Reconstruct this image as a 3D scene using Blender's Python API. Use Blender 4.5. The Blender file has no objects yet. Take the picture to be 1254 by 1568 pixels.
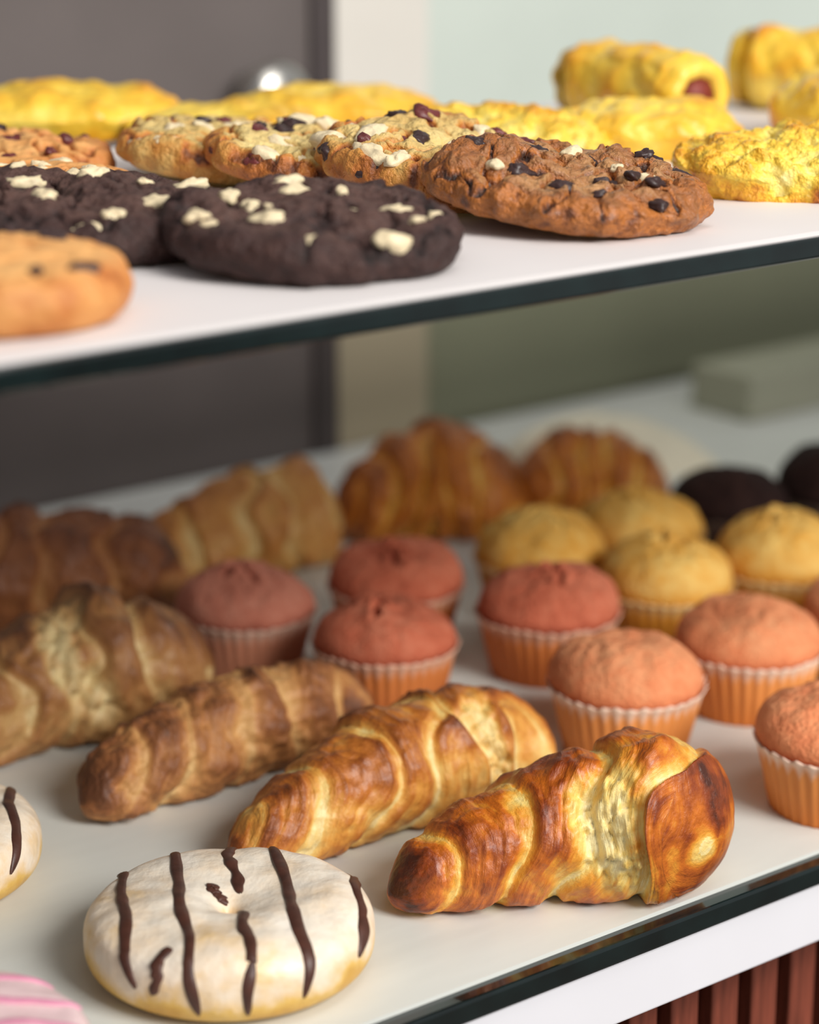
import bpy, math, random
from mathutils import Vector, Matrix, Euler, noise
random.seed(4)
S=bpy.context.scene
try: S.view_settings.view_transform='Standard'
except Exception: pass
ZL=0.90; ZU=1.125
ANG=math.radians(38.4)
E=Vector((math.cos(ANG),math.sin(ANG),0)); Nn=Vector((-math.sin(ANG),math.cos(ANG),0))
V0=0.5225  # front plane offset

# ---------------------------------------------------------------- materials
def mat(name):
    m=bpy.data.materials.new(name); m.use_nodes=True
    nt=m.node_tree; b=nt.nodes['Principled BSDF']; return m,nt,b
def nd(nt,t,**k):
    n=nt.nodes.new(t)
    for a,v in k.items(): setattr(n,a,v)
    return n
def ramp(nt,stops):
    r=nd(nt,'ShaderNodeValToRGB'); e=r.color_ramp.elements
    while len(e)<len(stops): e.new(.5)
    for i,(p,c) in enumerate(stops):
        e[i].position=p; e[i].color=(c[0],c[1],c[2],1)
    return r
def srgb(r,g,b):
    f=lambda c:(c/255/12.92 if c/255<=.04045 else ((c/255+.055)/1.055)**2.4)
    return (f(r),f(g),f(b))
def baked(name,stops,nscale=90,namt=.35,rough=.45,coat=0.,bump=.4,bscale=350,bdist=.0008,spec=.5,crough=.22,wrap=0):
    m,nt,b=mat(name)
    tc=nd(nt,'ShaderNodeTexCoord')
    at=nd(nt,'ShaderNodeAttribute',attribute_name='bake')
    n1=nd(nt,'ShaderNodeTexNoise'); n1.inputs['Scale'].default_value=nscale; n1.inputs['Detail'].default_value=6; n1.inputs['Roughness'].default_value=.6
    nt.links.new(tc.outputs['Object'],n1.inputs['Vector'])
    mm=nd(nt,'ShaderNodeMath',operation='MULTIPLY_ADD'); mm.inputs[1].default_value=namt*2; 
    nt.links.new(n1.outputs['Fac'],mm.inputs[0]); nt.links.new(at.outputs['Fac'],mm.inputs[2])
    sb=nd(nt,'ShaderNodeMath',operation='SUBTRACT'); sb.inputs[1].default_value=namt
    nt.links.new(mm.outputs[0],sb.inputs[0]); fac=sb.outputs[0]
    n2=nd(nt,'ShaderNodeTexNoise'); n2.inputs['Scale'].default_value=bscale; n2.inputs['Detail'].default_value=5
    nt.links.new(tc.outputs['Object'],n2.inputs['Vector'])
    hgt=n2.outputs['Fac']
    if wrap:
        wa=nd(nt,'ShaderNodeAttribute',attribute_name='wrapco')
        n3=nd(nt,'ShaderNodeTexNoise'); n3.inputs['Scale'].default_value=1.0; n3.inputs['Detail'].default_value=5; n3.inputs['Roughness'].default_value=.65
        nt.links.new(wa.outputs['Vector'],n3.inputs['Vector'])
        a1=nd(nt,'ShaderNodeMath',operation='MULTIPLY_ADD'); a1.inputs[1].default_value=wrap
        nt.links.new(n3.outputs['Fac'],a1.inputs[0]); nt.links.new(fac,a1.inputs[2])
        a2=nd(nt,'ShaderNodeMath',operation='SUBTRACT'); a2.inputs[1].default_value=wrap*.5
        nt.links.new(a1.outputs[0],a2.inputs[0]); fac=a2.outputs[0]
        a3=nd(nt,'ShaderNodeMath',operation='MULTIPLY_ADD'); a3.inputs[1].default_value=.5
        nt.links.new(n2.outputs['Fac'],a3.inputs[0]); nt.links.new(n3.outputs['Fac'],a3.inputs[2]); hgt=a3.outputs[0]
    r=ramp(nt,stops); nt.links.new(fac,r.inputs[0]); nt.links.new(r.outputs[0],b.inputs['Base Color'])
    bp=nd(nt,'ShaderNodeBump'); bp.inputs['Strength'].default_value=bump; bp.inputs['Distance'].default_value=bdist
    nt.links.new(hgt,bp.inputs['Height']); nt.links.new(bp.outputs[0],b.inputs['Normal'])
    b.inputs['Roughness'].default_value=rough
    b.inputs['Coat Weight'].default_value=coat; b.inputs['Coat Roughness'].default_value=crough
    b.inputs['Specular IOR Level'].default_value=spec
    return m
def plain(name,col,rough=.5,spec=.5,nscale=0,namt=.1,bump=0,metal=0,stretch=None,coat=0):
    m,nt,b=mat(name); b.inputs['Base Color'].default_value=(*col,1)
    b.inputs['Roughness'].default_value=rough; b.inputs['Specular IOR Level'].default_value=spec; b.inputs['Metallic'].default_value=metal
    b.inputs['Coat Weight'].default_value=coat
    if nscale:
        tc=nd(nt,'ShaderNodeTexCoord'); mp=nd(nt,'ShaderNodeMapping')
        if stretch: mp.inputs['Scale'].default_value=stretch
        nt.links.new(tc.outputs['Object'],mp.inputs[0])
        n=nd(nt,'ShaderNodeTexNoise'); n.inputs['Scale'].default_value=nscale; n.inputs['Detail'].default_value=5
        nt.links.new(mp.outputs[0],n.inputs['Vector'])
        lo=[max(0,c*(1-namt)) for c in col]; hi=[min(1,c*(1+namt)) for c in col]
        r=ramp(nt,[(.3,lo),(.7,hi)]); nt.links.new(n.outputs['Fac'],r.inputs[0]); nt.links.new(r.outputs[0],b.inputs['Base Color'])
        if bump:
            bp=nd(nt,'ShaderNodeBump'); bp.inputs['Strength'].default_value=bump; bp.inputs['Distance'].default_value=.001
            nt.links.new(n.outputs['Fac'],bp.inputs['Height']); nt.links.new(bp.outputs[0],b.inputs['Normal'])
    return m

CW=dict(bdist=.0018,bump=.6,bscale=420,crough=.28)
M_cro=baked('croissant_crust_golden',[(0,srgb(250,234,176)),(.22,srgb(245,210,118)),(.42,srgb(232,160,54)),(.62,srgb(202,108,28)),(.82,srgb(142,62,18)),(1,srgb(72,30,12))],nscale=130,namt=.22,rough=.42,coat=.28,wrap=.5,**CW)
M_crob=baked('croissant_crust_light_golden',[(0,srgb(248,228,168)),(.22,srgb(240,202,120)),(.42,srgb(226,160,72)),(.62,srgb(192,114,44)),(.82,srgb(142,74,28)),(1,srgb(80,38,16))],nscale=130,namt=.22,rough=.46,coat=.18,wrap=.5,**CW)
M_cro2=baked('croissant_crust_matte_hazed',[(0,srgb(222,184,126)),(.3,srgb(206,156,96)),(.55,srgb(184,126,72)),(.8,srgb(146,90,50)),(1,srgb(100,58,32))],nscale=110,namt=.2,rough=.58,coat=.04,wrap=.4,**CW)  # crust colour dulled to paint in the haze over the left side
M_cro3=baked('croissant_crust_hazed',[(0,srgb(226,204,150)),(.3,srgb(202,160,102)),(.6,srgb(172,118,68)),(.85,srgb(132,82,46)),(1,srgb(88,52,32))],nscale=110,namt=.2,rough=.52,coat=.06,wrap=.35,**CW)  # glass haze at the left is mixed into these crust tones
M_cro3b=baked('croissant_crust_dim_hazed',[(0,srgb(200,148,90)),(.3,srgb(178,118,66)),(.6,srgb(154,92,48)),(.85,srgb(122,68,36)),(1,srgb(80,44,28))],nscale=90,namt=.2,rough=.5,coat=.05,wrap=.3,**CW)  # dimmed browns imitate haze over the back-left croissant
M_cro2b=baked('croissant_crust_pale',[(0,srgb(232,204,140)),(.3,srgb(220,170,96)),(.6,srgb(204,138,66)),(.85,srgb(170,102,44)),(1,srgb(110,64,32))],nscale=90,namt=.2,rough=.5,coat=.05,wrap=.3,**CW)
M_cro4=baked('croissant_crust_amber',[(0,srgb(232,194,100)),(.3,srgb(222,156,56)),(.6,srgb(196,112,30)),(1,srgb(118,58,16))],nscale=80,namt=.2,rough=.42,coat=.12,wrap=.3,**CW)
def cake(name,c1,c2,c3):
    return baked(name,[(0,c1),(.5,c2),(1,c3)],nscale=210,namt=.38,rough=.8,bump=1,bscale=600,bdist=.0012,spec=.15)
M_pink=cake('cake_pink_orange',srgb(246,178,130),srgb(236,146,100),srgb(190,88,56))
M_pinkr=cake('cake_pink_red',srgb(216,136,106),srgb(198,106,78),srgb(124,46,32))
M_pinkd2=cake('cake_pink_hazed',srgb(214,148,124),srgb(194,118,96),srgb(130,62,48))  # pink cake washed out, haze put into the colour
M_yel=cake('cake_yellow',srgb(250,222,138),srgb(230,168,72),srgb(180,100,34))
M_dark=cake('cake_chocolate',srgb(62,40,34),srgb(40,24,22),srgb(20,12,12))
def cup(name,c0,c1,rim):
    return baked(name,[(0,c0),(.68,c1),(.86,rim),(1,rim)],nscale=120,namt=.05,rough=.6,bump=.1,spec=.3)
M_cup=cup('paper_cup_peach',srgb(210,122,52),srgb(232,150,80),srgb(246,214,192))
M_cupr=cup('paper_cup_rose',srgb(184,98,44),srgb(206,122,62),srgb(228,180,154))
M_cupm=cup('paper_cup_hazed',srgb(176,112,82),srgb(190,126,98),srgb(214,176,156))  # cup of the left muffin, haze painted into its paper tones
M_cupy=cup('paper_cup_yellow',srgb(194,126,38),srgb(212,148,52),srgb(232,200,140))
M_cupd=cup('paper_cup_brown',srgb(40,26,20),srgb(50,32,26),srgb(80,62,52))
M_glaze=baked('donut_glaze_white',[(0,srgb(214,164,70)),(.2,srgb(230,188,100)),(.34,srgb(240,208,160)),(.48,srgb(246,226,200)),(.66,srgb(248,236,218)),(1,srgb(250,242,232))],nscale=85,namt=.40,rough=.42,coat=.12,bump=.7,bscale=140,bdist=.0016)
M_glazep=baked('donut_glaze_pink',[(0,srgb(214,166,84)),(.3,srgb(236,200,200)),(1,srgb(246,222,226))],nscale=60,namt=.15,rough=.35,coat=.2)
M_choc=plain('chocolate_drizzle',srgb(78,46,36),.45,nscale=200,namt=.3,bump=.3)
M_pinkd=plain('pink_drizzle',srgb(226,150,178),.4,nscale=200,namt=.1)
M_ckdark=baked('cookie_dark_chocolate',[(0,srgb(92,66,58)),(.5,srgb(64,42,38)),(1,srgb(24,14,14))],nscale=220,namt=.45,rough=.6,bump=1,bscale=380,bdist=.002,spec=.35)
M_cktan=baked('cookie_tan',[(0,srgb(232,180,112)),(.45,srgb(214,150,84)),(.75,srgb(186,110,48)),(1,srgb(110,58,24))],nscale=120,namt=.2,rough=.6,bump=.7,bscale=350,bdist=.0012)
M_ckbr=baked('cookie_brown',[(0,srgb(196,148,96)),(.3,srgb(166,114,66)),(.5,srgb(150,92,46)),(.7,srgb(182,108,40)),(.85,srgb(120,64,24)),(1,srgb(48,26,14))],nscale=190,namt=.4,rough=.42,coat=.18,bump=1,bscale=260,bdist=.004)
M_ckcr=baked('cookie_cranberry_dough',[(0,srgb(228,204,136)),(.4,srgb(206,172,102)),(.62,srgb(204,142,64)),(.8,srgb(184,108,42)),(1,srgb(100,50,20))],nscale=150,namt=.28,rough=.5,coat=.1,bump=1,bscale=280,bdist=.003)
M_white=plain('white_chocolate_chunk',srgb(228,210,172),.5,nscale=300,namt=.14,bump=.6)
M_chip=plain('dark_chocolate_chip',srgb(54,34,32),.4,nscale=300,namt=.3,bump=.6)
M_cran=plain('cranberry_bit',srgb(100,40,38),.4,nscale=300,namt=.3,bump=.6)
M_puff=baked('puff_pastry_yellow',[(0,srgb(250,224,108)),(.35,srgb(244,202,62)),(.6,srgb(236,172,36)),(.82,srgb(216,130,28)),(1,srgb(160,82,20))],nscale=45,namt=.46,rough=.4,coat=.25,bump=.6,bscale=180,bdist=.002)
M_puffc=baked('puff_pastry_crisp',[(0,srgb(254,242,160)),(.35,srgb(248,214,76)),(.6,srgb(238,176,34)),(.82,srgb(206,118,24)),(1,srgb(140,70,20))],nscale=160,namt=.5,rough=.42,coat=.25,bump=1,bscale=240,bdist=.004)
M_saus=plain('sausage_filling',srgb(112,34,20),.55,nscale=200,namt=.3,bump=.4)
M_liner_u=plain('white_shelf_paper',(.76,.725,.72),.6,nscale=12,namt=.03,bump=.2)
M_liner_l=plain('white_shelf_paper_lower',(.72,.74,.70),.45,nscale=9,namt=.06,bump=.5,stretch=(1,4,1))
M_glass=plain('dark_green_glass_edge',srgb(10,24,24),.12,spec=.6,nscale=60,namt=.5,coat=.4)
M_board=plain('white_laminate_board',srgb(232,232,238),.4,nscale=20,namt=.02)
M_wood=plain('red_brown_wood_slat',srgb(122,62,46),.4,nscale=60,namt=.55,bump=.2,stretch=(3,3,.35))
M_gap=plain('dark_backing',srgb(28,16,14),.6,nscale=40,namt=.3)
M_door=plain('dark_grey_brown_panel',srgb(102,94,92),.6,nscale=14,namt=.08)
M_door2=plain('dark_door_trim',srgb(70,62,62),.5,nscale=14,namt=.1)
M_cream=plain('cream_frame',srgb(222,218,210),.5,nscale=10,namt=.03)
M_cream_shaded=plain('cream_frame_shaded',srgb(176,164,138),.5,nscale=10,namt=.03)  # post cream darkened, upper shelf's shade put into the colour
M_mint=plain('frosted_green_glass',srgb(204,214,206),.45,nscale=5,namt=.06)
M_mint_shaded=plain('frosted_green_glass_shaded',srgb(132,134,110),.5,nscale=5,namt=.08)  # rear panel darkened to paint in shade from the upper shelf
M_steel=plain('brushed_steel',srgb(200,198,192),.28,metal=1,nscale=30,namt=.05)
M_box=plain('grey_green_cardboard',srgb(164,164,144),.7,nscale=20,namt=.05)
M_bag=plain('cream_paper',srgb(232,224,200),.7,nscale=20,namt=.05)
M_floor=plain('tile_floor',srgb(120,112,106),.5,nscale=4,namt=.1)
M_wall=plain('painted_wall',srgb(206,206,200),.8,nscale=3,namt=.03)

# ---------------------------------------------------------------- helpers
def make(name,verts,faces,mats,fm=None,bake=None,loc=(0,0,0),rot=None,smooth=True,parent=None,wrapco=None):
    me=bpy.data.meshes.new(name); me.from_pydata([tuple(v) for v in verts],[],faces)
    for m in mats: me.materials.append(m)
    if fm: me.polygons.foreach_set('material_index',fm)
    me.polygons.foreach_set('use_smooth',[smooth]*len(me.polygons))
    a=me.attributes.new('bake','FLOAT','POINT')
    a.data.foreach_set('value',bake if bake else [0.5]*len(verts))
    if wrapco:
        a=me.attributes.new('wrapco','FLOAT_VECTOR','POINT'); a.data.foreach_set('vector',wrapco)
    me.update()
    o=bpy.data.objects.new(name,me); S.collection.objects.link(o); o.location=loc
    if rot: o.rotation_euler=rot
    if parent: o.parent=parent
    return o
def fbm(p,o=3):
    r=0;a=1
    for i in range(o):
        r+=a*noise.noise(p); p=p*2.03+Vector((3.1,1.7,9.2)); a*=.5
    return r
def grid_faces(nr,nc,off=0,wrap=True):
    F=[]
    for i in range(nr-1):
        for j in range(nc if wrap else nc-1):
            k=(j+1)%nc
            F.append((off+i*nc+j,off+i*nc+k,off+(i+1)*nc+k,off+(i+1)*nc+j))
    return F
def interp(prof,s):
    for (a,x),(b,y) in zip(prof,prof[1:]):
        if s<=b:
            t=(s-a)/(b-a); t=t*t*(3-2*t)*.5+t*.5; return x+(y-x)*t
    return prof[-1][1]
def sm(a,b,x):
    t=max(0,min(1,(x-a)/(b-a))); return t*t*(3-2*t)
def box_uv(name,u0,u1,v0,v1,z0,z1,m,parent=None,bev=0):
    c=E*((u0+u1)/2)+Nn*(V0+(v0+v1)/2); du,dv,dz=(u1-u0)/2,(v1-v0)/2,(z1-z0)/2
    vs=[(x*du,y*dv,z*dz) for x in(-1,1) for y in(-1,1) for z in(-1,1)]
    fs=[(0,1,3,2),(4,6,7,5),(0,4,5,1),(2,3,7,6),(0,2,6,4),(1,5,7,3)]
    o=make(name,vs,fs,[m],loc=(c.x,c.y,(z0+z1)/2),rot=(0,0,ANG),smooth=False,parent=parent)
    if bev:
        b=o.modifiers.new('b','BEVEL'); b.width=bev; b.segments=3
    return o

# ---------------------------------------------------------------- croissant
def croissant(p0,p1,bend,prof,N,cen,amp,seed,m,z=ZL,pale=None,skew=.35,flat=.9,name='croissant',lump=.0016,base=0.,e1=.08,e2=.16,lay=1.,ctrl=None):
    NS,NA=260,130
    P0=Vector((*p0,0));P1=Vector((*p1,0)); mid=(P0+P1)/2; d=(P1-P0).normalized(); side=Vector((d.y,-d.x,0))
    if side.y>0: side=-side
    C=mid-side*bend*2; org=Vector((mid.x,mid.y,z))
    if ctrl: CA,CB=Vector((*ctrl[0],0)),Vector((*ctrl[1],0))
    else: CA=P0+(C-P0)*2/3; CB=P1+(C-P1)*2/3
    def bz(t): return P0*(1-t)**3+CA*3*t*(1-t)**2+CB*3*t*t*(1-t)+P1*t**3
    def bt(t): return ((CA-P0)*(1-t)**2+(CB-CA)*2*t*(1-t)+(P1-CB)*t*t).normalized()
    tab=[0]; pv=bz(0)
    for i in range(1,201):
        q=bz(i/200); tab.append(tab[-1]+(q-pv).length); pv=q
    def tof(s):
        L=s*tab[-1]
        lo,hi=0,200
        while hi-lo>1:
            md=(lo+hi)//2
            if tab[md]<=L: lo=md
            else: hi=md
        return (lo+(L-tab[lo])/max(1e-9,tab[hi]-tab[lo]))/200
    hnd=1 if Vector((bt(.1).y,-bt(.1).x,0)).dot(side)>0 else -1
    so=Vector((seed*7.3,seed*2.1,seed*4.7))
    V=[];B=[];W=[]
    for i in range(NS):
        s=i/(NS-1); sp=(1-math.cos(s*math.pi))/2; s=.4*s+.6*sp
        t=tof(s); q=bz(t); tg=bt(t); sd=Vector((tg.y,-tg.x,0))*hnd
        R=interp(prof,s)
        cl=1
        if s<e1: cl=max(0,1-(1-s/e1)**2.2)**.5
        if s>1-e2: cl=max(0,1-(1-(1-s)/e2)**2.2)**.5
        am=amp*(.35+.65*sm(.05,.3,s))
        for j in range(NA):
            ph=2*math.pi*j/NA
            up=math.sin(ph); fr=math.cos(ph)
            dd=abs(s-cen)
            sg=1 if s>cen else -1
            pos=(q-mid)+sd*(R*cl*fr)+Vector((0,0,R*cl*up))
            pt=pos*62+so
            w=dd*N+cl*skew*math.sin(ph+.6+sg*.4)+.45*noise.noise(pos*38+so)+.5
            w=abs(w); fq=w-math.floor(w)
            hump=sm(0,.45,fq)*(1-sm(.90,1.0,fq))
            ly=noise.noise(Vector((w*9,fr*.8*cl,up*.8*cl))+so)+.6*noise.noise(Vector((w*22,fr*1.4*cl,up*1.4*cl))+so)
            k=1+am*(hump-.5)
            r=R*k*cl
            n1=fbm(pt,3); n2=fbm(pt*3.3,3)
            r+=cl*(lump*n1+lump*.4*n2+ .0005*ly*lay)
            b=.30+.28*hump+.20*max(0,up)+.24*n1+.08*ly*lay+.08*n2+base
            if fq<.22: b-=.22*(1-fq/.22)*(.4+.6*sm(.05,.3,s))
            b+=.28*sm(.14,0,s)+.10*sm(.93,1,s)
            if pale:
                ps,pp,ws,wp=pale[:4]
                dph=(ph-pp+math.pi)%(2*math.pi)-math.pi
                g=math.exp(-((s-ps+.05*math.sin(ph*2)+.03*n1)/ws)**4-(dph/wp)**4)
                cr=1-abs(fbm(pt*1.5,3))*2.2
                b=b*(1-g)+g*(.06+.14*n2+.34*max(0,cr-.6))
                r+=cl*g*(-.0028+.0022*n2-.0035*max(0,cr-.55))
            v=q+sd*(r*fr)+Vector((0,0,R*flat+r*up))
            if v.z<.004: v.z=.004*math.exp((v.z-.004)/.004)
            v.x-=mid.x; v.y-=mid.y
            V.append(v);B.append(max(0,min(1,b))); W+= [w*9,fr*1.6*cl,up*1.6*cl]
    F=grid_faces(NS,NA)
    zz=min(v.z for v in V)
    for v in V: v.z-=zz
    return make(name,V,F,[m],bake=B,loc=org,wrapco=W)

croissant((-.007,.738),(.104,.750),0,[(0,.0085),(.1,.0130),(.25,.0178),(.42,.0218),(.6,.0255),(.72,.0285),(.82,.0298),(.92,.0285),(1,.026)],4.3,.92,.14,1,M_cro,pale=(.68,.30,.13,.9),skew=.26,e1=.12,e2=.22,ctrl=((.026,.758),(.080,.776)))
croissant((-.062,.766),(.050,.836),0,[(0,.008),(.1,.0128),(.3,.0182),(.5,.0228),(.72,.0232),(.9,.021),(1,.018)],5.4,.66,.12,2,M_crob,pale=(.80,.35,.05,1.1),base=-.06,e1=.12,e2=.2,ctrl=((-.028,.797),(.034,.864)))
croissant((-.119,.811),(-.019,.886),0,[(0,.0095),(.1,.0142),(.3,.0185),(.55,.0208),(.75,.0200),(.9,.0185),(1,.016)],4.6,.62,.09,3,M_cro2,base=.04,lump=.0032,e1=.12,e2=.18,ctrl=((-.086,.842),(-.030,.908)))
croissant((-.205,.845),(-.082,.940),.004,[(0,.018),(.15,.021),(.4,.023),(.55,.0270),(.65,.0300),(.78,.0265),(.9,.022),(1,.017)],4.5,.66,.18,4,M_cro3,pale=(.55,.6,.055,1.3),base=.02,lump=.0026)
croissant((-.250,1.015),(-.100,1.050),0,[(0,.018),(.2,.026),(.5,.028),(.85,.025),(1,.018)],5,.5,.15,5,M_cro3b,base=.05,lump=.0026)
croissant((-.133,1.080),(-.036,1.140),.0,[(0,.014),(.3,.021),(.6,.027),(.85,.026),(1,.018)],4,.6,.15,7,M_cro2b,base=-.08,lump=.0026)
croissant((-.036,1.160),(.060,1.172),.012,[(0,.013),(.15,.020),(.35,.027),(.55,.030),(.75,.026),(.9,.020),(1,.014)],4.8,.5,.16,8,M_cro4,base=-.02,lump=.0030,e1=.12)
croissant((.052,1.192),(.135,1.206),.008,[(0,.014),(.3,.023),(.6,.024),(.85,.019),(1,.014)],4.5,.5,.15,9,M_cro4,base=-.03,lump=.0030,e1=.12)

# ---------------------------------------------------------------- muffin
def muffin(x,y,mc,mp,seed,k=1.0,crack=0,dome=.020,name='muffin'):
    V=[];F=[];B=[];FM=[]
    so=Vector((seed*3.7,seed*1.9,seed*5.3)); NA=216; PL=36
    rb,rt,H=.0236,.0298,.0272
    rows=18
    for side in (0,1):
        for i in range(rows):
            t=i/(rows-1)
            if side: t=1-t*.35
            zz=H*t
            for j in range(NA):
                a=2*math.pi*j/NA
                tri=abs(((j*PL/NA)%1)-.5)*2
                r=rb+(rt-rb)*t**.9+.0011*(tri-.5)*(.55+.45*t)- (0.0006 if side else 0)
                r+=.0005*noise.noise(so+Vector((math.cos(a)*2,math.sin(a)*2,t*2)))+ .0014*sm(.85,1,t)
                zt=zz+ (.0012*(tri-.5)+.0010*noise.noise(so+Vector((math.cos(a)*5,math.sin(a)*5,0))))*sm(.8,1,t)
                V.append(Vector((r*math.cos(a),r*math.sin(a),zt)));B.append(t*.90+.12*(tri-.5))
    n=len(V); F+=grid_faces(rows*2,NA)
    V.append(Vector((0,0,.0005)));B.append(0)
    for j in range(NA): F.append((n,(j+1)%NA,j))
    FM+= [1]*len(F)
    off=len(V); rr=80; NC=150
    ca=-math.pi/2+random.uniform(-.6,.6); px_,py_=random.uniform(-.003,.003),random.uniform(-.003,.003)
    for i in range(rr):
        t=i/(rr-1); th=t*math.pi/2
        for j in range(NC):
            a=2*math.pi*j/NC
            if t<.1: r0=.0292+.0010*math.sin(t/.1*math.pi/2)
            else: r0=.0302*max(0,math.cos((t-.1)/.9*math.pi/2))**.95
            lob=1+.035*noise.noise(so+Vector((math.cos(a)*1.3,math.sin(a)*1.3,0)))*sm(0,.3,t)
            x0=r0*math.cos(a)*lob+px_*t;y0=r0*math.sin(a)*lob+py_*t
            p=Vector((x0,y0,0))*60+so
            z0=H-.0015+dome*(math.sin(th)**1.0)
            n1=fbm(p*.55,4); n2=fbm(p*3,3); z1=z0+(.0034*n1+.0006*n2)*sm(0,.4,t)
            b=.40-.18*n1+.12*n2+.28*sm(.22,0,t)
            if crack:
                for (aa,ox,ln,sh) in ((ca,0,.0085,.008),(ca+1.3,.003,.008,0),(ca-1.1,.002,.006,.004)):
                    lx=(x0-px_)*math.cos(aa)+(y0-py_)*math.sin(aa)-sh; ly=-(x0-px_)*math.sin(aa)+(y0-py_)*math.cos(aa)+.006*noise.noise(Vector((lx*130,seed,aa)))+ox
                    e=math.exp(-(lx/ln)**4); g=math.exp(-(ly/.0011)**2)*e; z1-=abs(crack)*.0030*g; z1+=.0014*math.exp(-((abs(ly)-.0032)/.002)**2)*e
                    b+=.40*g*(1 if crack>0 else -1)
            V.append(Vector((x0,y0,z1)));B.append(max(0,min(1,b)))
    f2=grid_faces(rr,NC,off); F+=f2; FM+=[0]*len(f2)
    for v in V: v*=k
    return make(name,V,F,[mc,mp],fm=FM,bake=B,loc=(x,y,ZL),rot=(0,0,random.uniform(-.3,.3)))
muffin(.085,.889,M_pink,M_cup,1,1.0)
muffin(.139,.933,M_pink,M_cup,2,1.0)
muffin(.158,.831,M_pink,M_cup,3,1.0)
muffin(-.010,.938,M_pinkr,M_cupr,4,.98,1)
muffin(.059,.976,M_pinkr,M_cupr,5,1.0,1)
muffin(-.006,1.014,M_pinkr,M_cupr,6,.98,1)
muffin(-.070,.980,M_pinkd2,M_cupm,7,.98,.8)
muffin(.198,.970,M_pink,M_cupy,8,1.0)
muffin(.060,1.052,M_yel,M_cupy,9,1.0,-.9,.022)
muffin(.113,1.013,M_yel,M_cupy,10,.97,-1.2,.025)
muffin(.109,1.090,M_yel,M_cupy,11,.98,-.9,.022)
muffin(.168,1.040,M_yel,M_cupy,12,1.0,-1.2,.025)
muffin(.156,1.136,M_dark,M_cupd,13,.96,0,.022,'chocolate_muffin')
muffin(.212,1.160,M_dark,M_cupd,14,.96,0,.028,'chocolate_muffin')

# ---------------------------------------------------------------- donuts
def donut(x,y,mg,md,seed,lines,R=.0465,name='glazed_donut'):
    so=Vector((seed*5.1,seed,seed*2.2)); NA=180;NT=100
    rin=.0012; rm=(R+rin)/2+.004; ZC,HT=.0120,.0122
    exz=.75; exr=.66
    def nz(xx,yy): return .0020*noise.noise(Vector((xx,yy,0))*42+so)+.0009*noise.noise(Vector((xx,yy,3))*110+so)
    def top(xx,yy):
        r=math.hypot(xx,yy)
        q=min(.999,abs(r-rm)/ (R-rm if r>rm else rm-rin))
        c=q**(1/exr); s=math.sqrt(max(0,1-c*c))**exz
        return ZC+HT*s+nz(xx,yy)*s
    V=[];B=[]
    for i in range(NA):
        a=2*math.pi*i/NA; ca,sa=math.cos(a),math.sin(a)
        for j in range(NT):
            ph=2*math.pi*j/NT; c,s=math.cos(ph),math.sin(ph)
            cx=math.copysign(abs(c)**exr,c); sx=math.copysign(abs(s)**exz,s)
            rr=rm+(cx*(R-rm) if cx>0 else cx*(rm-rin))
            xx,yy=rr*ca,rr*sa
            if sx>=0: zz=ZC+HT*sx+nz(xx,yy)*sx
            else: zz=ZC+ZC*sx
            V.append(Vector((xx,yy,max(0,zz))))
            dr=noise.noise(Vector((ca*4,sa*4,0))+so)
            B.append(max(0,min(1,.02+.46*sm(.005,.015,zz+.006*dr)+.20*noise.noise(Vector((xx,yy,zz))*55+so)+.12*sm(.015,.024,zz)-.2*sm(.004,.0,rr))))
    F=[]
    for i in range(NA):
        for j in range(NT):
            i2=(i+1)%NA;j2=(j+1)%NT
            F.append((i*NT+j,i2*NT+j,i2*NT+j2,i*NT+j2))
    FM=[0]*len(F)
    for (xa,ya,xb,yb) in lines:
        K=80; off=len(V); Q=10; pts=[]; nrs=[]
        for i in range(K):
            t=i/(K-1); xx=xa+(xb-xa)*t+.0022*noise.noise(Vector((t*3.5,seed,xa*100))); yy=ya+(yb-ya)*t
            r=math.hypot(xx,yy); rs=.93*R
            if r<=rs: pts.append(Vector((xx,yy,top(xx,yy)))); nrs.append(Vector((xx/r*.3*sm(.6*R,rs,r),yy/r*.3*sm(.6*R,rs,r),1)) if r>1e-5 else Vector((0,0,1)))
            else:
                e=r-rs; dx,dy=xx/r,yy/r
                z=max(.005,top(dx*rs,dy*rs)-e*1.15)
                sx=max(-1,min(1,(z-ZC)/(HT if z>ZC else ZC))); c2=math.sqrt(max(0,1-abs(sx)**(2/exz)))**exr
                r2=rm+c2*(R-rm)
                pts.append(Vector((dx*r2,dy*r2,z))); f=min(1,e/.008); nrs.append(Vector((dx*(.4+f),dy*(.4+f),1-f)))
        for i,p in enumerate(pts):
            tg=(pts[min(K-1,i+2)]-pts[max(0,i-2)]).normalized(); nn=nrs[i].normalized()
            sd=tg.cross(nn).normalized()
            w=(.0019+.0008*noise.noise(Vector((i*.10,xa*300,seed))))*math.sqrt(max(.02,1-abs(2*i/(K-1)-1)**8))
            for q in range(Q):
                an=2*math.pi*q/Q
                V.append(p+sd*w*math.cos(an)+nn*(.0007*math.sin(an)+.0001)); B.append(.5)
        f=grid_faces(K,Q,off); F+=f; FM+=[1]*len(f)
    return make(name,V,F,[mg,md],fm=FM,bake=B,loc=(x,y,ZL))
donut(-.0575,.703,M_glaze,M_choc,1,[(-.037,.028,-.028,-.042),(-.022,.039,-.007,-.056),(-.004,.043,.003,.008),(.003,-.002,.011,-.056),(.0115,.044,.028,-.045),(.036,.029,.0455,-.022),(-.0155,-.034,-.022,-.046),(-.008,.010,-.001,.004)])
donut(-.174,.768,M_glaze,M_choc,2,[(-.02,.04,-.006,-.056),(.0,.044,.014,-.052),(.016,.043,.030,-.042),(.030,.034,.043,-.026)])
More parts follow.
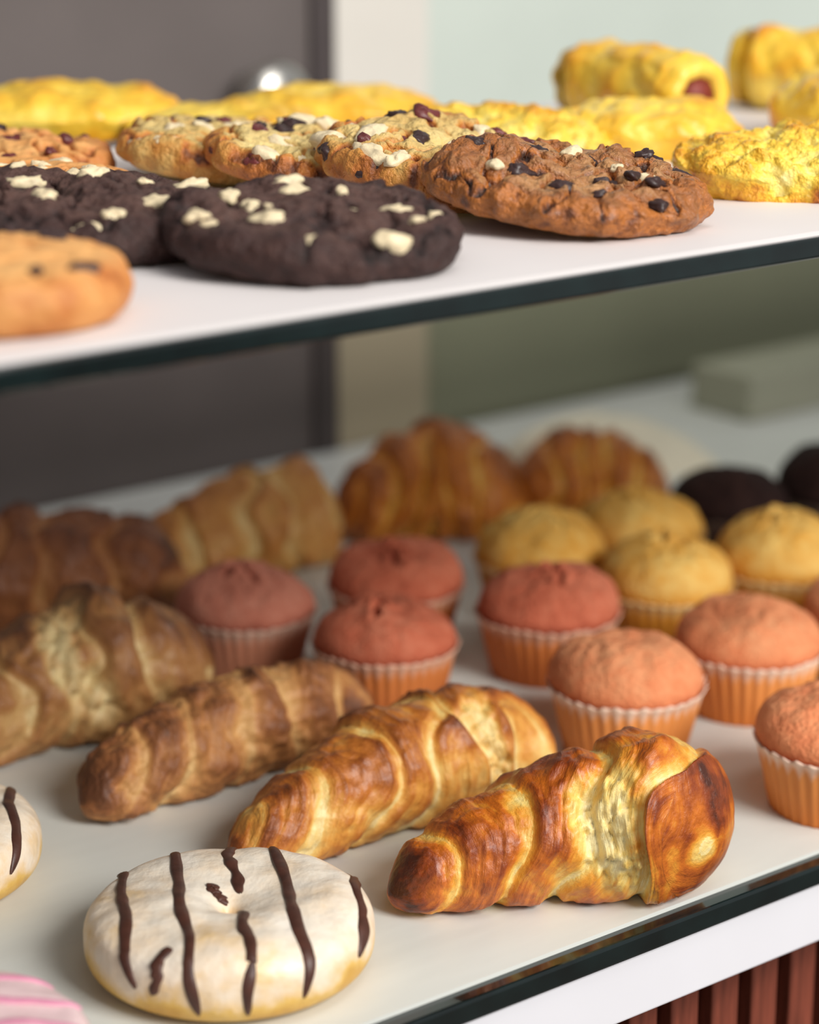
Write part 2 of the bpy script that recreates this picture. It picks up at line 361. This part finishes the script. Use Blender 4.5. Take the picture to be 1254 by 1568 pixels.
donut(-.136,.616,M_glazep,M_pinkd,3,[(-.04,.02,.03,.034),(-.046,.008,.04,.02),(-.046,-.004,.046,.006),(-.044,-.016,.045,-.008)],name='pink_striped_donut')

# ---------------------------------------------------------------- cookies
def cookie(x,y,m,rx,ry,th,rot,seed,chunks,z=ZU,name='cookie',rough=1.0,edge=.35,topb=.25,lift=0):
    so=Vector((seed*4.4,seed*1.3,seed*2.9)); NA=240
    prof=[]
    K=18
    nt=52
    for i in range(nt): prof.append((i/(nt-1)*.86,1.0,1))
    for i in range(1,K+1):
        a=i/K*math.pi; prof.append((.86+.14*math.sin(a)**.9,math.cos(a),0))
    for i in range(1,8): prof.append((.86*(1-i/7),-1,-1))
    V=[];B=[]
    def disp(px,py):
        p=Vector((px,py,0))*38+so
        n1=fbm(p,4); c=fbm(p*1.4+Vector((9,9,9)),3); n4=fbm(p*4.5,2)
        cr=max(0,1-abs(c)*6)
        return n1,cr,n4
    def hz(px,py):
        rn=min(1,math.hypot(px/rx,py/ry))
        n1,cr,n4=disp(px,py)
        return th*(.5+.22*(1-rn*rn))+rough*(.0018*n1-.0020*cr+.0009*n4)
    for (rf,zf,tp) in prof:
        for j in range(NA):
            a=2*math.pi*j/NA
            wob=1+.07*noise.noise(so+Vector((math.cos(a)*1.6,math.sin(a)*1.6,0)))+.035*noise.noise(so+Vector((math.cos(a)*6,math.sin(a)*6,0)))
            px,py=rf*rx*wob*math.cos(a),rf*ry*wob*math.sin(a)
            n1,cr,n4=disp(px,py)
            if zf>=0: pz=zf*hz(px,py)
            else: pz=zf*th*.5
            if tp==0:
                p3=Vector((px,py,pz))
                n3=fbm(p3*150+so,3); px*=1+.02*n3*rough;py*=1+.02*n3*rough
                n1=fbm(p3*60+so,3); cr*=zf if zf>0 else 0; n4=n3
            V.append(Vector((px,py,pz)))
            b=topb+.2*n1+.4*cr*rough+edge*sm(.70,1.0,rf)-.08*n4
            B.append(max(0,min(1,b)))
    F=grid_faces(len(prof),NA); FM=[0]*len(F)
    rng=random.Random(seed)
    for (cx,cy,cs,mi,el) in chunks:
        off=len(V); n1=14;n2=20; ra=rng.uniform(0,3.14); zz=hz(cx,cy) 
        rr=math.hypot(cx/rx,cy/ry)
        if rr>.84: zz-=th*.35*(rr-.84)/.1
        tl=Euler((rng.uniform(-.35,.35),rng.uniform(-.35,.35),ra)).to_matrix()
        sx,sy,sz=cs*el,cs*.85/max(1,el*.7),cs*.6
        for i in range(n1+1):
            t=math.pi*i/n1
            for j in range(n2):
                a=2*math.pi*j/n2
                f=lambda c:math.copysign(abs(c)**.75,c)
                v=Vector((sx*f(math.sin(t))*f(math.cos(a)),sy*f(math.sin(t))*f(math.sin(a)),sz*f(math.cos(t))))
                v*=1+.4*noise.noise(v*(1.5/cs)+Vector((cx,cy,seed))*90)+.15*noise.noise(v*(4/cs))
                v=tl@v
                V.append(v+Vector((cx,cy,zz-sz*.45)));B.append(.5)
        f2=grid_faces(n1+1,n2,off);F+=f2;FM+=[mi]*len(f2)
    R=Euler([math.radians(r) for r in rot]).to_matrix()
    V=[R@v for v in V]; mz=min(v.z for v in V)
    return make(name,V,F,[m,M_white,M_chip,M_cran],fm=FM,bake=B,loc=(x,y,z+lift-mz))
def rc(n,rx,ry,seed,mi,s0,s1):
    g=random.Random(seed); o=[]
    while len(o)<n:
        a=g.uniform(0,6.28); r=math.sqrt(g.random())*.97
        o.append((rx*r*math.cos(a),ry*r*math.sin(a),g.uniform(s0,s1),mi if isinstance(mi,int) else g.choice(mi),g.uniform(1,1.6)))
    return o
# dark cookies
cookie(-.029,.720,M_ckdark,.046,.043,.0122,(4,3.5,-8),11,
   [(-.031,-.020,.0040,1,1.2),(-.028,.012,.0038,1,1.6),(-.008,-.018,.0056,1,1.3),(.006,-.036,.0040,1,1.2),(.028,-.026,.0042,1,1.3),(-.006,.012,.0042,1,1.4),(.010,.018,.004,1,1.4),(.024,.004,.004,1,1.4),(-.014,.028,.0038,1,1.5),(.036,.010,.0032,1,1.4),(.012,-.006,.0034,1,1.2),(-.018,-.002,.003,1,1)]+rc(8,.045,.042,5,1,.0013,.0024),name='dark_chocolate_cookie',rough=1.7)
cookie(-.100,.750,M_ckdark,.049,.046,.0122,(2,4,0),12,
   [(.028,-.032,.0048,1,1.1),(.006,-.038,.0046,1,1.8),(.0,.02,.0042,1,1.6),(-.012,-.014,.004,1,1.1),(.030,.014,.004,1,1.4),(.02,-.012,.004,1,1.5),(-.022,.012,.004,1,1.7),(-.01,.032,.004,1,1.6)]+rc(8,.045,.042,6,1,.0015,.0028),name='dark_chocolate_cookie',rough=1.7)
cookie(-.135,.826,M_cktan,.045,.034,.010,(0,1,0),13,rc(8,.04,.03,7,1,.0025,.004),name='chocolate_chip_cookie')
cookie(-.120,.645,M_cktan,.046,.043,.0150,(0,1,0),14,rc(14,.042,.04,21,2,.0025,.0046),name='chocolate_chip_cookie',rough=.6)
# brown cookie right
cookie(.0525,.793,M_ckbr,.0460,.044,.0130,(4,6,-4),15,rc(26,.042,.04,22,[2,2,2,1],.002,.0042),name='chocolate_chunk_cookie',rough=2.2,edge=.32,topb=.32)
# cranberry cookies
cookie(.009,.832,M_ckcr,.0430,.036,.0125,(7,9,-10),16,rc(10,.04,.034,24,1,.0035,.0062)+rc(24,.041,.035,25,[2,3,3],.0022,.0048),name='cranberry_cookie',rough=2.0,edge=.5)
cookie(-.030,.858,M_ckcr,.042,.034,.0120,(4,7,0),17,rc(12,.04,.032,27,1,.003,.0058)+rc(24,.042,.034,28,[3,3,2],.002,.0045),name='cranberry_cookie',rough=2.0,edge=.55)
cookie(-.066,.888,M_ckcr,.042,.034,.0115,(4,6,0),18,rc(8,.04,.032,30,1,.003,.005)+rc(14,.042,.034,31,[3,2],.002,.0038),name='cranberry_cookie',rough=1.5,edge=.3)
cookie(-.150,.885,M_cktan,.042,.034,.0110,(1,3,0),19,rc(14,.04,.032,33,[2,3],.002,.004),name='chocolate_chip_cookie',rough=1.5,edge=.5)

# ---------------------------------------------------------------- yellow pastries
def puff(x,y,lx,ly,h,ang,seed,m,z=ZU,rough=1.0,name='puff_pastry',fr=30):
    so=Vector((seed*2.7,seed*6.1,seed*1.1)); NA=220;NR=90
    V=[];B=[]
    for i in range(NR):
        t=i/(NR-1)
        for j in range(NA):
            a=2*math.pi*j/NA
            th=t*math.pi*.62
            c=math.sin(th)
            f=lambda c:math.copysign(abs(c)**.85,c)
            rr=c if th<math.pi/2 else 1-(th-math.pi/2)*.25
            px,py=lx*rr*f(math.cos(a)),ly*rr*f(math.sin(a))
            pz=h*(.42+.58*math.cos(th)) if th<math.pi/2 else h*.42*(1-(th-math.pi/2)/(math.pi*.12))
            p=Vector((px,py,pz))*fr+so
            n1=fbm(p,3); n2=fbm(p*3,4)
            k=1+.07*rough*n1+.02*rough*n2
            q=Vector((px*k,py*k,max(0,pz*(1+.14*n1)+ (.0018*rough*n2 if pz>h*.1 else 0))))
            V.append(q);B.append(max(0,min(1,.38+.30*n1+.25*sm(.35,.05,pz/h)+.16*n2)))
    F=grid_faces(NR,NA)
    return make(name,V,F,[m],bake=B,loc=(x,y,z),rot=(0,0,math.radians(ang)))
puff(-.148,1.012,.052,.036,.0205,10,1,M_puff,name='turnover_pastry',rough=.9)
puff(-.075,.995,.042,.034,.014,10,2,M_puff,name='turnover_pastry',rough=.9)
puff(-.034,1.030,.046,.032,.0175,0,3,M_puff,name='turnover_pastry',rough=.9)
puff(.034,.945,.048,.034,.0185,-6,4,M_puffc,rough=1.5,name='crisp_puff_pastry',fr=42)
puff(.094,.955,.036,.030,.0215,0,5,M_puff,rough=1.1,name='crisp_puff_pastry')
puff(.144,.863,.050,.034,.0208,8,6,M_puffc,rough=1.9,name='crisp_puff_pastry',fr=42)
puff(.184,.985,.036,.034,.031,20,8,M_puff,name='turnover_pastry',rough=1.1)
def roll(x,y,L,R,ang,seed,z=ZU):
    V=[];B=[];F=[];FM=[]; NA=110;NS=110; so=Vector((seed*3.3,seed,0))
    for i in range(NS):
        s=i/(NS-1); x0=(s-.5)*L
        e=1-.25*sm(.1,0,s)-.12*sm(.93,1,s)
        for j in range(NA):
            a=2*math.pi*j/NA
            n=fbm(Vector((x0*45,math.cos(a),math.sin(a)))+so,3)
            n2=fbm(Vector((x0*130,math.cos(a)*3,math.sin(a)*3))+so,3)
            r=R*e*(1+.16*n+.05*n2)
            V.append(Vector((x0,r*math.cos(a),max(0,R*.95+r*math.sin(a)))));B.append(max(0,min(1,.38+.38*n+.15*n2+.1*math.sin(a))))
    F+=grid_faces(NS,NA);FM+=[0]*len(F)
    for sgn in (1,-1):
        off=len(V); x1=L/2*sgn
        rings=[(R*.9,-.001,.35),(R*.84,.004,.3),(R*.64,.0060,.2),(R*.46,.003,.15),(R*.38,-.002,.5)]
        for r,dx,b in rings:
            for j in range(NA):
                a=2*math.pi*j/NA; wb=1+.12*noise.noise(Vector((math.cos(a)*2,math.sin(a)*2,seed)))
                V.append(Vector((x1+sgn*dx,r*wb*math.cos(a),max(0,R*.95+r*wb*math.sin(a)))));B.append(b)
        f=grid_faces(5,NA,off);F+=f;FM+=[0]*len(f)
        off=len(V)
        for r,dx in [(R*.48,-.003),(R*.46,.003),(R*.3,.005),(.0001,.006)]:
            for j in range(NA):
                a=2*math.pi*j/NA; V.append(Vector((x1+sgn*dx,r*math.cos(a),R*.95+r*math.sin(a))));B.append(.5)
        f=grid_faces(4,NA,off);F+=f;FM+=[1]*len(f)
    return make('sausage_roll',V,F,[M_puff,M_saus],fm=FM,bake=B,loc=(x,y,z),rot=(0,0,math.radians(ang)))
roll(.096,1.022,.074,.0180,-58,1)
roll(.192,1.078,.09,.019,-28,2)

# ---------------------------------------------------------------- display case
case=bpy.data.objects.new('display_case',None); S.collection.objects.link(case)
UA,UB=-.35,1.9
box_uv('lower_shelf_glass',UA,UB,0,.556,ZL-.0095,ZL-.0015,M_glass,case,bev=.0012)
box_uv('lower_shelf_liner',UA,UB,.007,.554,ZL-.0016,ZL,M_liner_l,case)
box_uv('upper_shelf_glass',UA,UB,0,.312,ZU-.0085,ZU-.0015,M_glass,case,bev=.0012)
box_uv('upper_shelf_liner',UA,UB,.003,.310,ZU-.0016,ZU,M_liner_u,case)
box_uv('fascia_board',UA,UB,.002,.022,ZL-.033,ZL-.0095,M_board,case,bev=.001)
box_uv('base_backing',UA,UB,.040,.06,.04,ZL-.033,M_gap,case)
u=UA
while u<UB:
    box_uv('wood_slat',u,u+.0135,.024,.040,.04,ZL-.033,M_wood,case,bev=.001); u+=.0205
box_uv('plinth',UA,UB,.05,.54,0,.04,M_gap,case)
box_uv('base_body',UA,UB,.06,.556,.04,ZL-.012,M_gap,case)
# rear of case
box_uv('rear_dark_panel',UA,.800,.556,.576,ZL-.01,ZL+.55,M_door,case)
box_uv('rear_dark_panel_trim',.785,.800,.552,.558,ZL,ZL+.55,M_door2,case)
box_uv('rear_dark_panel_trim_thin',.560,.566,.553,.557,ZL,ZL+.55,M_door2,case)
box_uv('rear_frame_post',.800,.868,.556,.580,ZL+.155,ZL+.55,M_cream,case)
box_uv('rear_frame_post_shaded',.800,.868,.556,.580,ZL-.01,ZL+.155,M_cream_shaded,case)  # lower part of the same post, shelf shade painted in
box_uv('rear_frosted_panel',.868,UB,.560,.572,ZL+.155,ZL+.55,M_mint,case)
box_uv('rear_frosted_panel_shaded',.868,UB,.560,.572,ZL-.01,ZL+.155,M_mint_shaded,case)  # lower part of the same rear wall, shade is in its colour
# lock knob
kc=Vector((-.0696,1.3215,0))-E*.021
V=[]
pr=[(.0,.0),(.012,.0),(.012,.006),(.010,.010),(.018,.016),(.020,.024),(.018,.031),(.012,.034),(0.0001,.035)]
for r,h in pr:
    for j in range(48):
        a=2*math.pi*j/48; V.append(E*(r*math.cos(a))+Vector((0,0,r*math.sin(a)))-Nn*h)
make('lock_knob',V,grid_faces(len(pr),48),[M_steel],loc=(kc.x,kc.y,ZL+.206),parent=case)

# boxes at the back of the lower shelf
box_uv('pastry_box',1.03,1.3,.45,.50,ZL,ZL+.028,M_box,bev=.002)
V=[];
for i in range(50):
    for j in range(30):
        a,b=i/49,j/29
        V.append(E*((a-.5)*.13)+Nn*((b-.5)*.06)+Vector((0,0,.044*(math.sin(b*math.pi)**.6)*(math.sin(a*math.pi)**.35)*(1-.45*a)+.004*noise.noise(Vector((a*5,b*5,1)))*math.sin(a*math.pi)*math.sin(b*math.pi))))
for v in V: v.z=max(0,v.z)
pc=Vector((.105,1.290,0))
make('paper_bag',V,grid_faces(50,30,wrap=False),[M_bag],loc=(pc.x,pc.y,ZL))

# ---------------------------------------------------------------- room
def slab(name,x0,x1,y0,y1,z0,z1,m):
    vs=[(x,y,z) for x in(x0,x1) for y in(y0,y1) for z in(z0,z1)]
    make(name,vs,[(0,1,3,2),(4,6,7,5),(0,4,5,1),(2,3,7,6),(0,2,6,4),(1,5,7,3)],[m],smooth=False)
slab('floor',-4,5,-4,5,-.1,0,M_floor)
slab('wall_back',-4,5,4.9,5,0,3,M_wall)

# ---------------------------------------------------------------- lights
w=bpy.data.worlds.new('World'); S.world=w; w.use_nodes=True
bg=w.node_tree.nodes['Background']; bg.inputs[0].default_value=(.97,.96,.98,1); bg.inputs[1].default_value=.35
def area(name,loc,tgt,sx,sy,p,col):
    l=bpy.data.lights.new(name,'AREA'); l.shape='RECTANGLE'; l.size=sx;l.size_y=sy;l.energy=p;l.color=col
    o=bpy.data.objects.new(name,l); S.collection.objects.link(o); o.location=loc
    o.rotation_euler=(Vector(tgt)-Vector(loc)).to_track_quat('-Z','Y').to_euler()
area('window_light',(1.25,-.35,2.1),(.05,.85,.95),.95,.85,46,(1,.965,.915))
area('ceiling_light',(.4,.4,2.6),(.1,1.1,1),1.1,.8,7,(1,.96,.92))

cam=bpy.data.cameras.new('Camera'); co=bpy.data.objects.new('Camera',cam); S.collection.objects.link(co)
co.location=(0,0,ZL+.36); co.rotation_euler=(math.radians(90-16.51),0,0)
cam.lens=85; cam.sensor_width=36; cam.clip_start=.01
cam.dof.use_dof=True; cam.dof.focus_distance=.805; cam.dof.aperture_fstop=5.3
S.camera=co
